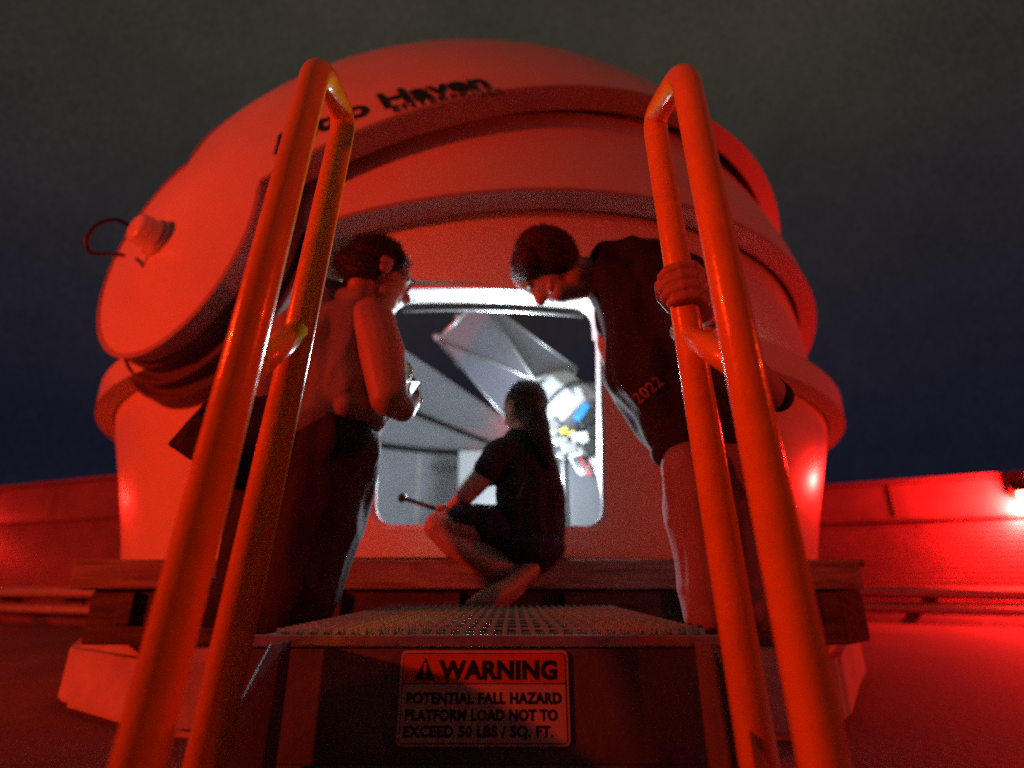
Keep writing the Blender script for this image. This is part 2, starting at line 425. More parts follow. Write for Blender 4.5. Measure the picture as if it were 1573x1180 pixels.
# door cut
X0, X1, Z0, Z1 = -.545, .378, .186, 1.17
def rrect(x0, x1, z0, z1, r, k=8):
    pts = []
    for cx, cz, s in ((x1-r, z0+r, -90), (x1-r, z1-r, 0), (x0+r, z1-r, 90), (x0+r, z0+r, 180)):
        for i in range(k+1):
            a = radians(s+90*i/k); pts.append((cx+r*cos(a), cz+r*sin(a)))
    return pts
ring = rrect(X0, X1, Z0, Z1, .07)
cut_me = bpy.data.meshes.new('cut'); n = len(ring)
cut_me.from_pydata([(x, 1.2, z) for x, z in ring]+[(x, 3.2, z) for x, z in ring], [], [tuple(range(n)), tuple(range(2*n-1, n-1, -1))]+[(i, (i+1) % n, n+(i+1) % n, n+i) for i in range(n)])
cutter = bpy.data.objects.new('cut', cut_me); C.objects.link(cutter)
bm = bmesh.new(); bm.from_mesh(cut_me); bmesh.ops.recalc_face_normals(bm, faces=bm.faces); bm.to_mesh(cut_me); bm.free()
def cut(o, solid=0):
    if solid:
        s = o.modifiers.new('s', 'SOLIDIFY'); s.thickness = solid; s.offset = -1
        finish(o)
    b = o.modifiers.new('b', 'BOOLEAN'); b.operation = 'DIFFERENCE'; b.object = cutter; b.solver = 'EXACT'; finish(o)
    try: o.data.set_sharp_from_angle(angle=radians(35))
    except Exception: pass
bpy.context.view_layer.update()
cut(drum); cut(lip)
cut(s3, .03)
bpy.data.objects.remove(cutter)
def ysurf(x, z):
    if z > 1.0: return DC.y-(R3**2-(z-DC.z)**2-(x-DC.x)**2)**.5
    return DC.y-(RZ(z)**2-(x-DC.x)**2)**.5
# door lining: white jamb all round the opening
vs = []; fs = []
dense = []
for i in range(n):
    a, b = ring[i], ring[(i+1) % n]; L_ = hypot(b[0]-a[0], b[1]-a[1]); k = max(1, int(L_/.03))
    for j in range(k): dense.append((a[0]+(b[0]-a[0])*j/k, a[1]+(b[1]-a[1])*j/k))
cx, cz = (X0+X1)/2, (Z0+Z1)/2
for x, z in dense:
    yf = ysurf(x, z) - .004
    k_ = max(0, min(1, (z-.30)/.1)) if x > cx else max(0, min(1, (z-1.0)/.1))
    yb = yf + .014 + k_*(.10 + .015*max(0, min(1, (z-1.0)/.1)))
    dx = .003*(1 if x > cx else -1)
    inn = (x-.018*(1 if x > cx else -1)*(abs(x-cx) > .38), z-.018*(1 if z > cz else -1)*(abs(z-cz) > .42))
    vs += [(x+dx, yf, z+.003*(1 if z > cz else -1)), (inn[0], yf, inn[1]), (inn[0], yb, inn[1]), (x+dx, yb, z+.003*(1 if z > cz else -1))]
nd = len(dense)
for i in range(nd):
    q, w = 4*i, 4*((i+1) % nd)
    for s in range(4): fs.append((q+s, q+(s+1) % 4, w+(s+1) % 4, w+s))
lining = vf('door_frame', vs, fs, M_trim, dome, False, True)
# header rail just behind the top of the frame with fixing screws
yb = ysurf(cx, Z1)+.19
tube('header_rail', [(x, ysurf(x, Z1)+.15, Z1-.024) for x in [X0+.05+(X1-X0-.1)*i/12 for i in range(13)]], .014, M_black, dome, 8)
tube('header_rail', [(x, ysurf(x, Z1)+.185, Z1-.012) for x in [X0+.05+(X1-X0-.1)*i/12 for i in range(13)]], .013, M_steel, dome, 8)
for i in range(5):
    x = X0+.12+.17*i
    box('screw', (x, ysurf(x, Z1)+.09, Z1-.020), (.008, .008, .006), M_steel, dome, bev=.002)
# lining of the drum and floor
lathe('lining', [(RW-.06, .10), (RW-.06, 1.52), (RW-.075, 1.52), (RW-.075, .10)], M_inner, dome, a0=35, a1=325, n=140)
lathe('lining_ledge', [(RW-.078, 1.49), (RW-.078, 1.56), (RW-.10, 1.56), (RW-.10, 1.53)], M_black, dome, a0=35, a1=325, n=140)
for a in (203.3, 173, 233, 143):
    r = radians(a); c = Vector((DC.x+(RW-.085)*sin(r), DC.y-(RW-.085)*cos(r), .80))
    box('seam_strip', c, (.05, .014, 1.36), M_trim, dome, Matrix.Rotation(r, 4, 'Z'), .002)
bm = bmesh.new(); bmesh.ops.create_cone(bm, cap_ends=True, segments=96, radius1=RW-.055, radius2=RW-.055, depth=.02, matrix=Matrix.Translation((DC.x, DC.y, .097)))
obj('dome_floor', bm, mat('grey_floor_paint', (.18, .19, .20), .6, vscale=3), dome)
# pivot knob and its cable
kp = sph(.8, 170, R1); kd = (kp-DC).normalized()
kn = tube('pivot_motor', [kp-kd*.02, kp+kd*.02, kp+kd*.025, kp+kd*.095, kp+kd*.105], [.088, .088, .074, .070, .05], M_dome, dome, 24)
bpts = [P(205, 352, 2.02), P(180, 338, 1.98), P(150, 345, 1.95), P(133, 368, 1.95), P(140, 388, 1.98), P(165, 390, 2.03), P(190, 392, 2.12)]
cp = []
for i in range(len(bpts)-1):
    p0 = bpts[max(i-1, 0)]; p1 = bpts[i]; p2 = bpts[i+1]; p3 = bpts[min(i+2, len(bpts)-1)]
    for j in range(6):
        t_ = j/6; cp.append(.5*((2*p1)+(p2-p0)*t_+(2*p0-5*p1+4*p2-p3)*t_*t_+(3*p1-p0-3*p2+p3)*t_**3))
cp.append(bpts[-1])
tube('cable', cp, .0085, M_black, kn, 8)
tube('cable_gland', [kp+kd*.06, kp+kd*.06+(bpts[0]-kp-kd*.06)*1.05], .017, M_black, kn, 8)
# lettering on the outer shell
def on_shell(me, a0, b0, slope, s):
    for v in me.vertices:
        x, y, z = v.co
        al = a0 + math.degrees(x*s/R1)
        be = b0 + slope*(al-a0)
        r_ = R1*sin(radians(al))
        be += math.degrees(y*s/r_)
        v.co = sph(al, be, R1+.006+z)
def lettering(s, size, a0, b0, slope, bold, sp=1.0, sx=1):
    me = text_mesh(s, 1, bold, 0, spacing=sp, sx=sx)
    bm = bmesh.new(); bm.from_mesh(me); bmesh.ops.triangulate(bm, faces=bm.faces)
    bmesh.ops.subdivide_edges(bm, edges=[e_ for e_ in bm.edges if e_.calc_length() > .12], cuts=2, use_grid_fill=False)
    bmesh.ops.triangulate(bm, faces=[f for f in bm.faces if len(f.verts) > 3])
    bm.to_mesh(me); bm.free()
    on_shell(me, a0, b0, slope, size)
    w = link('lettering', me, M_ink, dome); return w
lettering('Astro Haven', .193, 13.2, 28.0, -.12, .03, 1.0, 1.0)
lettering('ENTERPRISES', .074, 24.3, 24.1, -.12, .02, 1.2, 1.0)

# ------------------------------------------------------------------ timber porch and pedestal under the dome
po = thing('timber_porch', 'weathered timber porch step in front of the dome hatch', 'porch', (-.16, 2.1, DZ))
yF = 1.95
box('front_board', (-.155, yF+.022, .0225), (2.69, .044, .095), M_timber, po, bev=.005)
k = 0
for x in [(-1.5+.145*i) for i in range(19)]:
    box('deck_board', (x+.07, yF+.62, .06), (.138, 1.12, .02), M_timber, po, bev=.004)
for x in (-1.36, 1.05): box('side_board', (x+ (-.12 if x < 0 else .12), yF+.65, .008), (.04, 1.2, .075), M_timber, po)
poly = [(-2.6, 3.6), (-1.76, 2.28), (-1.10, 1.84), (-.6, 1.80), (.9, 1.80), (1.15, 2.0), (1.94, 3.2), (2.2, 3.8), (2.1, 5.6), (1.0, 6.7), (-1.5, 6.7), (-2.6, 5.6)]
def polyprism(name, poly, z0, z1, m, parent=None, grow=0, bev=.02):
    bm = bmesh.new(); c = Vector((-.2, 4.2, 0)); n = len(poly)
    def g(x, y, z): v = Vector((x, y, 0))-c; v = v*(1+grow/v.length)+c; return (v.x, v.y, z)
    lo_ = [bm.verts.new(g(x, y, z0)) for x, y in poly]; hi_ = [bm.verts.new(g(x, y, z1)) for x, y in poly]
    for i in range(n): bm.faces.new((lo_[i], lo_[(i+1) % n], hi_[(i+1) % n], hi_[i]))
    bm.faces.new(hi_); bm.faces.new(lo_[::-1])
    if bev: bmesh.ops.bevel(bm, geom=[e_ for e_ in bm.edges], offset=bev, segments=2, affect='EDGES')
    return obj(name, bm, m, parent)
sk = [(-1.44, 1.985), (1.12, 1.985), (1.28, 2.12), (1.28, 3.1), (-1.44, 3.1)]
polyprism('dark_skirt', sk, -.20, -.028, M_dtimber, po, 0, .006)
for x in (-1.30, -1.0, -.6, -.2, .2, .6, .98): box('joist_end', (x, 1.975, -.085), (.05, .03, .10), M_dtimber, po)
ped = polyprism('concrete_pedestal', poly, DZ-.01, -.205, M_conc, None, -.06, .04)
props(ped, 'pale concrete pedestal under the porch and dome', 'pedestal')
box('drum_base', (DC.x, DC.y, -.06), (3.3, 3.3, .22), M_dtimber, dome)
# ------------------------------------------------------------------ platform stairs
st = thing('platform_stairs', 'steel platform steps with grating tread and tall orange yellow handrails', 'platform steps', (-.03, .9, DZ))
GX0, GX1, GY0, GY1, GZ = -.365, .300, .885, 1.76, -.079
nb = 30; gp = (GX1-GX0-.02)/nb
def bar_mesh():
    vs = []; fs = []; y = GY0+.012; step = .030; th = .0036; h = .022; i = 0; prof = []
    while y < GY1-.012:
        prof.append((y, 0)); prof.append((y+step*.22, .012)); prof.append((y+step*.55, .0105)); prof.append((y+step*.72, 0)); y += step
    prof.append((GY1-.012, 0))
    for s in (-th, th):
        for y_, z_ in prof: vs += [(s, y_, z_), (s, y_, -h)]
    m_ = len(prof)
    for i in range(m_-1):
        a = 2*i; fs.append((a, a+2, a+3, a+1)); b = 2*m_+2*i; fs.append((b, b+1, b+3, b+2)); fs.append((a, b, b+2, a+2))
    me = bpy.data.meshes.new('bearing_bar'); me.from_pydata(vs, [], fs); me.update(); me.materials.append(M_steel); return me
bme = bar_mesh()
for i in range(nb+1):
    o = bpy.data.objects.new('bearing_bar', bme); C.objects.link(o); o.parent = st
    o.location = Vector((GX0+.01+gp*i, 0, GZ)) - st.location
cme = None
for j in range(11):
    y = GY0+.03+j*.079
    if cme is None:
        bm = bmesh.new(); sweep(bm, [(GX0+.008, 0, 0), (GX1-.008, 0, 0)], .0035, 6); cme = bpy.data.meshes.new('cross_rod'); bm.to_mesh(cme); bm.free(); cme.materials.append(M_steel)
    o = bpy.data.objects.new('cross_rod', cme); C.objects.link(o); o.parent = st; o.location = Vector((0, y, GZ+.003)) - st.location
box('grating_nosing', ((GX0+GX1)/2-.02, GY0+.002, GZ-.004), (GX1-GX0+.09, .008, .016), M_steel, st, bev=.002)
box('front_beam', ((GX0+GX1)/2-.02, GY0+.012, GZ-.088), (GX1-GX0+.09, .012, .150), M_beam, st, bev=.003)
box('beam_flange', ((GX0+GX1)/2-.02, GY0+.026, GZ-.166), (GX1-GX0+.09, .05, .008), M_beam, st, bev=.002)
for x in (GX0-.032, GX1+.012):
    box('side_channel', (x, (GY0+GY1)/2+.01, GZ-.045), (.02, GY1-GY0-.02, .085), M_beam, st, bev=.004)
for x in (GX0-.02, GX1-.015):
    for y in (GY0+.06, GY1-.06):
        box('leg', (x, y, (GZ-.1+DZ)/2), (.045, .045, GZ-.1-DZ), M_beam, st, bev=.004)
# side stringers running down towards the photographer
for x in (-.325, .270):
    t_ = .005; pl = ((.873, -.081), (.80, -.081), (.68, -.186), (.40, -.432), (.40, DZ+.004), (.66, DZ+.004), (.873, -.245))
    vs = [(x+s_, y, z) for s_ in (-t_/2, t_/2) for y, z in pl]; k = len(pl)
    fs = [tuple(range(k)), tuple(range(2*k-1, k-1, -1))]+[(i, (i+1) % k, k+(i+1) % k, k+i) for i in range(k)]
    sr = vf('stringer', vs, fs, M_beam, st, recalc=True)
    tube('edge_rod', [(x, .80, -.0795), (x, .68, -.1845), (x, .40, -.4305)], .0022, M_beam, sr, 8)
for z, y in ((-.262, .745), (-.37, .56)):
    tr = box('tread', ((-.325+.270)/2, y+.05, z-.004), (.585, .15, .006), M_steel, st, bev=.002)
    box('tread_nosing', ((-.325+.270)/2, y-.026, z-.014), (.585, .008, .03), mat('worn_tread_paint', (.5, .42, .38), .45, var=.4, vscale=25), st, bev=.002)
# handrails: each a bent loop of tube
TR = .0225
def handrail(fb, ft, rt, rb, c0, c1):
    fb, ft, rt, rb = [Vector(v) for v in (fb, ft, rt, rb)]
    df = (fb-ft).normalized(); dr = (rb-rt).normalized()
    fb = ft+df*((ft.z-DZ+.0)/-df.z)*.999; rb = rt+dr*((rt.z-(-.30))/-dr.z)
    pts = round_path([fb, ft, rt, rb], .050, 8)
    o = tube('handrail', pts, TR, M_yellow, st, 40)
    tube('cross_brace', [c0, c1], .019, M_yellow, o, 20)
    for q in (.28, .72):
        pass
    return o
def PX(px, py, X):                       # point on the plane x = X
    x = (px-786.5)/F; u = (590-py)/F; k_ = X/x
    return Vector((X, (cos(PITCH)-u*sin(PITCH))*k_, (sin(PITCH)+u*cos(PITCH))*k_))
XL, XR = -.325, .280
Lft, Lfb = PX(488, 97, XL), PX(219, 1150, XL)
Lrt, Lrb = PX(530, 182, XL), PX(322, 1150, XL)
handrail(Lfb, Lft, Lrt, Lrb, PX(392, 560, XL), PX(464, 505, XL))
Rft, Rfb = PX(1051, 108, XR), PX(1261, 1150, XR)
Rrt, Rrb = PX(1004, 182, XR), PX(1162, 1150, XR)
handrail(Rfb, Rft, Rrt, Rrb, PX(1133, 560, XR), PX(1046, 508, XR))

# warning sign on the front beam
sg = thing('warning_sign', 'orange and white WARNING sign fixed to the front beam of the platform', 'sign', (-.04, GY0+.004, -.165))
yS = GY0+.0045
sx0, sx1 = P(613, 1070, yS).x, P(874, 1070, yS).x; sz1, sz0 = P(740, 999, yS).z, P(740, 1147, yS).z
sxc, szc = (sx0+sx1)/2, (sz0+sz1)/2
M_so = mat('orange_sign_print', (.62, .15, .02), .4, var=.1, vscale=30); M_sw = mat('white_sign_print', (.60, .46, .40), .4, var=.12, vscale=30)
M_sk = mat('black_sign_print', (.015, .012, .012), .45)
def plate(name, x0, x1, z0, z1, y, th, r, m, parent):
    pts = rrect(x0, x1, z0, z1, r, 5); n = len(pts)
    vs = [(x, y-th, z) for x, z in pts]+[(x, y, z) for x, z in pts]
    return vf(name, vs, [tuple(range(n)), tuple(range(2*n-1, n-1, -1))]+[(i, (i+1) % n, n+(i+1) % n, n+i) for i in range(n)], m, parent, recalc=True)
plate('sign_plate', sx0, sx1, sz0, sz1, yS, .0015, .008, M_sw, sg)
zh = P(740, 1050, yS).z
plate('border', sx0+.0035, sx1-.0035, sz0+.0035, sz1-.0035, yS-.0015, .0004, .006, M_sk, sg)
plate('lower_panel', sx0+.0048, sx1-.0048, sz0+.0048, zh-.0008, yS-.0019, .0004, .003, M_sw, sg)
plate('header_panel', sx0+.0048, sx1-.0048, zh+.0008, sz1-.0048, yS-.0019, .0004, .003, M_so, sg)
def sign_text(s, xl, xr, z0, cap, bold=.022):
    me = text_mesh(s, 1, bold+.018, 0, spacing=1.06)
    xs = [v.co.x for v in me.vertices]; ys = [v.co.y for v in me.vertices if True]
    hx0, hx1 = min(xs), max(xs); hh_ = .73
    for v in me.vertices:
        v.co = Vector((xl+(v.co.x-hx0)/(hx1-hx0)*(xr-xl), yS-.0027, z0+v.co.y/hh_*cap))
    link('lettering', me, M_sk, sg)
def sp(px, py): q = P(px, py, yS); return q.x, q.z
a, zb = sp(674, 1042); b, zt = sp(855, 1014); sign_text('WARNING', a, b, zb, zt-zb, .03)
for s, x0_, x1_, yb_, yt_ in (('POTENTIAL FALL HAZARD', 624, 862, 1080, 1063), ('PLATFORM LOAD NOT TO', 622, 856, 1106, 1089), ('EXCEED 50 LBS / SQ. FT.', 619, 850, 1131, 1114)):
    a, zb = sp(x0_, yb_); b, zt = sp(x1_, yt_); sign_text(s, a, b, zb, zt-zb, .03)
tx0, tzb = sp(637, 1044); tx1, _ = sp(668, 1044); _, tzt = sp(652, 1010)
vf('warning_triangle', [(tx0, yS-.0027, tzb), (tx1, yS-.0027, tzb), ((tx0+tx1)/2, yS-.0027, tzt)], [(0, 1, 2)], M_sk, sg)
tc_ = (tx0+tx1)/2
vf('exclamation_mark', [(tc_-.0016, yS-.0031, tzb+.009), (tc_+.0016, yS-.0031, tzb+.009), (tc_+.0022, yS-.0031, tzb+.022), (tc_-.0022, yS-.0031, tzb+.022), (tc_-.002, yS-.0031, tzb+.003), (tc_+.002, yS-.0031, tzb+.003), (tc_+.002, yS-.0031, tzb+.0068), (tc_-.002, yS-.0031, tzb+.0068)], [(0, 1, 2, 3), (4, 5, 6, 7)], M_so, sg)

# ------------------------------------------------------------------ inside the dome
# assumed work light, unseen on the floor behind the crouching child
wl = thing('assumed_work_light', 'assumed small white LED work light inside the dome behind the crouching child', 'work light', (.0, 2.85, .60))
o = Vector((.0, 2.85, .60))
tube('light_stand', [(.0, 2.85, .108), (.0, 2.85, .56)], .012, M_black, wl, 10)
box('light_foot', (.0, 2.85, .114), (.16, .16, .012), M_black, wl)
bm = bmesh.new(); bmesh.ops.create_uvsphere(bm, u_segments=20, v_segments=12, radius=.028, matrix=Matrix.Translation(o)); obj('light_globe', bm, mat('white_led_glass', (1, 1, 1), .3, emit=(.86, .93, 1), estr=60), wl, True)
ld = bpy.data.lights.new('white_light', 'POINT'); ld.energy = 115; ld.color = (.80, .90, 1); ld.shadow_soft_size = .11
lo = bpy.data.objects.new('white_light', ld); C.objects.link(lo); lo.parent = wl; lo.location = (0, 0, .07)

tel = thing('telescope', 'large truss telescope under a grey cloth shroud with white mirror box', 'telescope', (.5, 4.3, .11))
M_shroud = mat('grey_shroud_cloth', (.14, .14, .17), .9, var=.1, vscale=5, bump=.25, bscale=60)
M_white = mat('white_enamel', (.50, .51, .53), .35, var=.05)
M_blue = mat('blue_plastic', (.02, .22, .75), .35); M_brass = mat('yellow_plastic', (.75, .55, .08), .4)
M_alum = mat('bare_aluminium', (.45, .46, .48), .35, metal=.8, var=.15, vscale=20)
yT = 3.9
top, bot = P(722, 512, yT+.25), P(838, 612, yT)
axT = (top-bot).normalized(); uT, vT = frame(axT)
def prism(name, p0, p1, r0, r1, m, parent, nside=8, rot=.3, sag=0, caps=True, rings=1):
    bm = bmesh.new(); d = (p1-p0); u, v = frame(d); R_ = []
    for k_ in range(rings+1):
        t_ = k_/rings; c_ = p0+d*t_; r_ = (r0+(r1-r0)*t_)*(1-sag*sin(pi*t_))
        R_.append([bm.verts.new(c_+(u*cos(rot+2*pi*j/nside)+v*sin(rot+2*pi*j/nside))*r_) for j in range(nside)])
    for a_, b_ in zip(R_, R_[1:]):
        for j in range(nside): bm.faces.new((a_[j], a_[(j+1) % nside], b_[(j+1) % nside], b_[j]))
    if caps: bm.faces.new(R_[0]); bm.faces.new(R_[-1])
    return obj(name, bm, m, parent)
u5, v5 = frame(axT)
vd = -((top+bot)/2); vd = (vd-axT*vd.dot(axT)).normalized(); sd_ = axT.cross(vd).normalized()
def tp(c, r, ang): return c+(vd*cos(radians(ang))+sd_*sin(radians(ang)))*r
UP = [tp(top, .335, 45+90*i+8) for i in range(4)]; LO = [tp(bot, .33, 90*i+8) for i in range(4)]
def facet(nm, pts):
    c = sum(pts, Vector())/3; bm = bmesh.new(); n_ = 10; g = {}
    nn = (pts[1]-pts[0]).cross(pts[2]-pts[0]).normalized(); ctr = (top+bot)/2
    if nn.dot(c-ctr) < 0: nn = -nn
    for i in range(n_+1):
        for j in range(n_+1-i):
            a_, b_ = i/n_, j/n_; c_ = 1-a_-b_; q = pts[0]*a_+pts[1]*b_+pts[2]*c_
            sag = 27*a_*b_*c_*.022 - .006*noise.noise(q*9)*min(1, 30*a_*b_*c_)
            g[i, j] = bm.verts.new(q-nn*sag)
    for i in range(n_):
        for j in range(n_-i):
            bm.faces.new((g[i, j], g[i+1, j], g[i, j+1]))
            if j < n_-i-1: bm.faces.new((g[i+1, j], g[i+1, j+1], g[i, j+1]))
    obj(nm, bm, M_shroud, tel, True)
for i in range(4):
    facet('shroud_panel', [UP[i], UP[(i-1) % 4], LO[i]]); facet('shroud_panel', [UP[i], LO[i], LO[(i+1) % 4]])
    tube('truss_pole', [UP[i], LO[i]], .012, M_alum, tel, 8); tube('truss_pole', [UP[i], LO[(i+1) % 4]], .012, M_alum, tel, 8)
    tube('upper_frame', [UP[i], UP[(i+1) % 4]], .020, M_alum, tel, 8); tube('lower_frame', [LO[i], LO[(i+1) % 4]], .020, M_alum, tel, 8)
    tube('corner_knob', [UP[i], UP[i]+axT*.06], .028, M_alum, tel, 10)
    tube('corner_knob', [(UP[i]+UP[(i+1) % 4])/2, (UP[i]+UP[(i+1) % 4])/2+axT*.05], .022, M_alum, tel, 10)
# mirror box: a pale faceted housing with a dark joint
q0 = P(852, 622, yT-.15); q1 = P(862, 655, yT-.2)
mb = prism('mirror_box', bot-axT*.02, bot-axT*.34, .27, .27, M_white, tel, 8, .2, caps=True)
tube('joint_band', [bot-axT*.165+(u5*cos(a_)+v5*sin(a_))*.270 for a_ in [2*pi*i/32 for i in range(33)]], .010, M_black, mb, 6)
box('label_plate', P(850, 652, yT-.36), (.07, .012, .07), mat('grey_label', (.2, .2, .21), .5), mb, Matrix.Rotation(radians(45), 4, 'Y'))
box('blue_handle', P(893, 634, yT-.36), (.05, .06, .13), M_blue, tel, Matrix.Rotation(radians(35), 4, 'Y'))
box('bracket', P(890, 607, yT-.3), (.05, .06, .11), M_white, tel, Matrix.Rotation(radians(-20), 4, 'Y'), .012)
for px, py, s_, m_ in ((866, 662, .045, M_brass), (878, 668, .05, M_brass), (890, 676, .10, M_white), (862, 680, .08, M_alum), (874, 690, .09, M_alum), (905, 690, .10, M_black),
                       (850, 676, .05, M_alum), (884, 696, .07, M_white), (862, 700, .06, M_alum), (912, 664, .09, M_black), (898, 650, .08, M_black)):
    box('instrument_box', P(px, py, yT-.4+random.uniform(-.06, .06)), (s_*1.1, s_, s_*.85), m_, tel, Matrix.Rotation(random.uniform(-.6, .6), 4, 'Y'), .008)
for k_ in range(5):
    p0 = P(868+7*k_, 690-4*k_, yT-.42); tube('cable', round_path([p0, p0+Vector((.10, -.03, -.20-.03*k_)), P(905, 712-9*k_, yT-.42), P(920, 672-5*k_, yT-.3)], .12, 6), .008, (M_white, M_alum, mat('red_cable', (.45, .06, .06), .5), M_black, M_white)[k_], tel, 8)
box('fork_arm', P(932, 655, yT-.1), (.13, .25, .62), M_alum, tel, Matrix.Rotation(radians(18), 4, 'Y'), .02)
pc = P(897, 760, yT); 
box('pier', (pc.x, yT, (.11+1.38)/2), (.24, .30, 1.27), mat('grey_pier_paint', (.11, .115, .13), .5), tel, bev=.012)
tube('pier_conduit', [(pc.x-.155, yT-.12, .11), (pc.x-.155, yT-.12, 1.36)], .022, M_alum, tel, 10)
# mount base inside, white cabinet, perforated strap, hooks on the lining
cab = thing('white_cabinet', 'bright white cabinet standing behind the crouching child', 'cabinet', (P(743, 760, 4.6).x, 4.6, .11))
c = P(741, 740, 4.6); zt_ = P(741, 692, 4.6).z
box('carcass', (c.x+.0, 4.75, (zt_+.11)/2), (.42, .30, zt_-.11), M_white, cab, bev=.01)
box('door_panel', (c.x+.0, 4.594, (zt_+.11)/2), (.39, .012, zt_-.16), M_white, cab, bev=.004)
box('handle', (c.x+.15, 4.58, .7), (.015, .02, .12), M_alum, cab)
stp = thing('perforated_strut', 'pale perforated strut leaning against the white cabinet', 'strut', tuple(P(678, 800, 4.3)))
pa, pb = P(672, 800, 4.3), P(742, 715, 4.4)
tube('channel', [pa, pb], .030, M_white, stp, 4)
for i in range(9):
    c = pa+(pb-pa)*(.08+.1*i)+Vector((0, -.034, 0)); box('slot', c, (.018, .004, .018), M_alum, stp, Matrix.Rotation(radians(40), 4, 'Y'), .001)
for i, (px, py) in enumerate(((668, 715), (676, 719), (684, 712), (693, 718), (701, 718))):
    c = P(px, py, 6.62); hk = thing('wall_hook', ('leftmost', 'second from left', 'middle', 'second from right', 'rightmost')[i]+' of five small white hooks on the grey dome lining', 'hook', tuple(c), 'white hooks in a row on the grey lining')
    box('hook_plate', c, (.035, .02, .085), M_white, hk, bev=.006); tube('hook_arm', [c+Vector((0, -.01, -.02)), c+Vector((0, -.05, -.03)), c+Vector((0, -.055, .01))], .012, M_white, hk, 8)
# child's rod
# ------------------------------------------------------------------ people
def rot(*a): return Matrix.Rotation(radians(a[0]), 3, 'X') @ Matrix.Rotation(radians(a[1]), 3, 'Y') @ Matrix.Rotation(radians(a[2]), 3, 'Z')
def hairy(amp, sc):
    def f(co, nn): return co + nn*amp*(.55*noise.noise(co*sc*.4) + .35*abs(noise.noise(Vector((co.x*sc*2.4, co.y*sc*2.4, co.z*sc*.5)))))
    return f
def head(bm, c, face, up, r):
    """skull, jaw, nose, chin, ears; face and up are directions, r the half breadth"""
    f = face.normalized(); u = (up-f*up.dot(f)).normalized(); s = f.cross(u)
    R_ = Matrix((s, f, u)).transposed()
    ell(bm, c+u*r*.25-f*r*.1, (r*.98, r*1.22, r*1.12), R_)
    ell(bm, c+f*r*.42-u*r*.35, (r*.78, r*.72, r*1.0), R_)
    ell(bm, c+f*r*.72-u*r*1.02, (r*.42, r*.34, r*.30), R_)
    capsule(bm, c+f*r*1.02+u*r*.05, c+f*r*1.30-u*r*.35, r*.12, r*.19)
    ell(bm, c+f*r*1.02-u*r*.72, (r*.34, r*.16, r*.10), R_)
    for q in (-1, 1):
        ell(bm, c+f*r*1.0+s*q*r*.36+u*r*.22, (r*.26, r*.10, r*.08), R_)
        ell(bm, c+s*q*r*1.0-f*r*.06-u*r*.15, (r*.13, r*.24, r*.36), R_)
        ell(bm, c+s*q*r*1.04-f*r*.10-u*r*.0, (r*.16, r*.28, r*.22), R_)
    return f, u, s, R_

def strands(o, n, ln, flow, w=.0011, lift=.25, seed=3):
    """fine tapered locks rooted on the hair surface, part of the same mesh"""
    rnd = random.Random(seed); me = o.data; me.update()
    ps = me.polygons; vs = [v.co.copy() for v in me.vertices]; fs = [tuple(p.vertices) for p in ps]
    for _ in range(n):
        p = ps[rnd.randrange(len(fs) if len(fs) < len(ps) else len(ps))]; c = p.center.copy(); nn = p.normal.copy()
        d = flow(c); d = (d-nn*d.dot(nn)) + Vector((rnd.gauss(0, .22), rnd.gauss(0, .22), rnd.gauss(0, .22)))
        if d.length < 1e-4: continue
        d = (d.normalized()+nn*lift*rnd.uniform(.3, 1.3)).normalized(); L_ = ln*rnd.uniform(.6, 1.3)
        sd = d.cross(nn).normalized()*w
        k = len(vs); c -= nn*.001
        vs += [c-sd, c+sd, c+d*L_*.5+nn*.0015+sd*.7, c+d*L_*.5+nn*.0015-sd*.7, c+d*L_]
        fs += [(k, k+1, k+2, k+3), (k+3, k+2, k+4)]
    m2 = bpy.data.meshes.new('hair'); m2.from_pydata(vs, [], fs); m2.update(); m2.materials.append(me.materials[0])
    m2.polygons.foreach_set('use_smooth', [True]*len(m2.polygons)); o.data = m2
# --- woman kneeling at the left
YW = 1.5
wm = thing('person', 'kneeling person in pink sleeveless top and dark trousers holding a phone', 'person', tuple(P(470, 950, 1.42)))
hc = P(583, 424, YW)
wf, wu = Vector((.80, .50, -.30)), Vector((.25, .2, 1))
def wbody(bm):
    f, u, s, R_ = head(bm, hc, wf, wu, .083)
    capsule(bm, hc-f*.03-u*.06, P(556, 480, YW+.02), .050, .042)
    # right arm (nearer), upper arm down then forearm forward
    chain(bm, [P(572, 490, YW-.04), P(588, 545, YW-.07), P(597, 610, YW-.10)], [.066, .066, .052])
    chain(bm, [P(598, 612, YW-.10), P(618, 628, YW-.05), P(632, 618, YW+.02)], [.050, .038, .026])
    # palm under the phone
    chain(bm, [P(630, 620, YW+.02), P(634, 608, YW+.035)], [.027, .024])
    # other arm on the far side
    chain(bm, [P(520, 480, YW+.22), P(560, 560, YW+.30), P(600, 600, YW+.26), P(628, 588, YW+.14)], [.06, .05, .036, .026])
    chain(bm, [P(500, 520, YW), P(490, 620, YW)], [.09, .11])
wb = blob('body', wbody, M_skin, wm, .0055, 2)
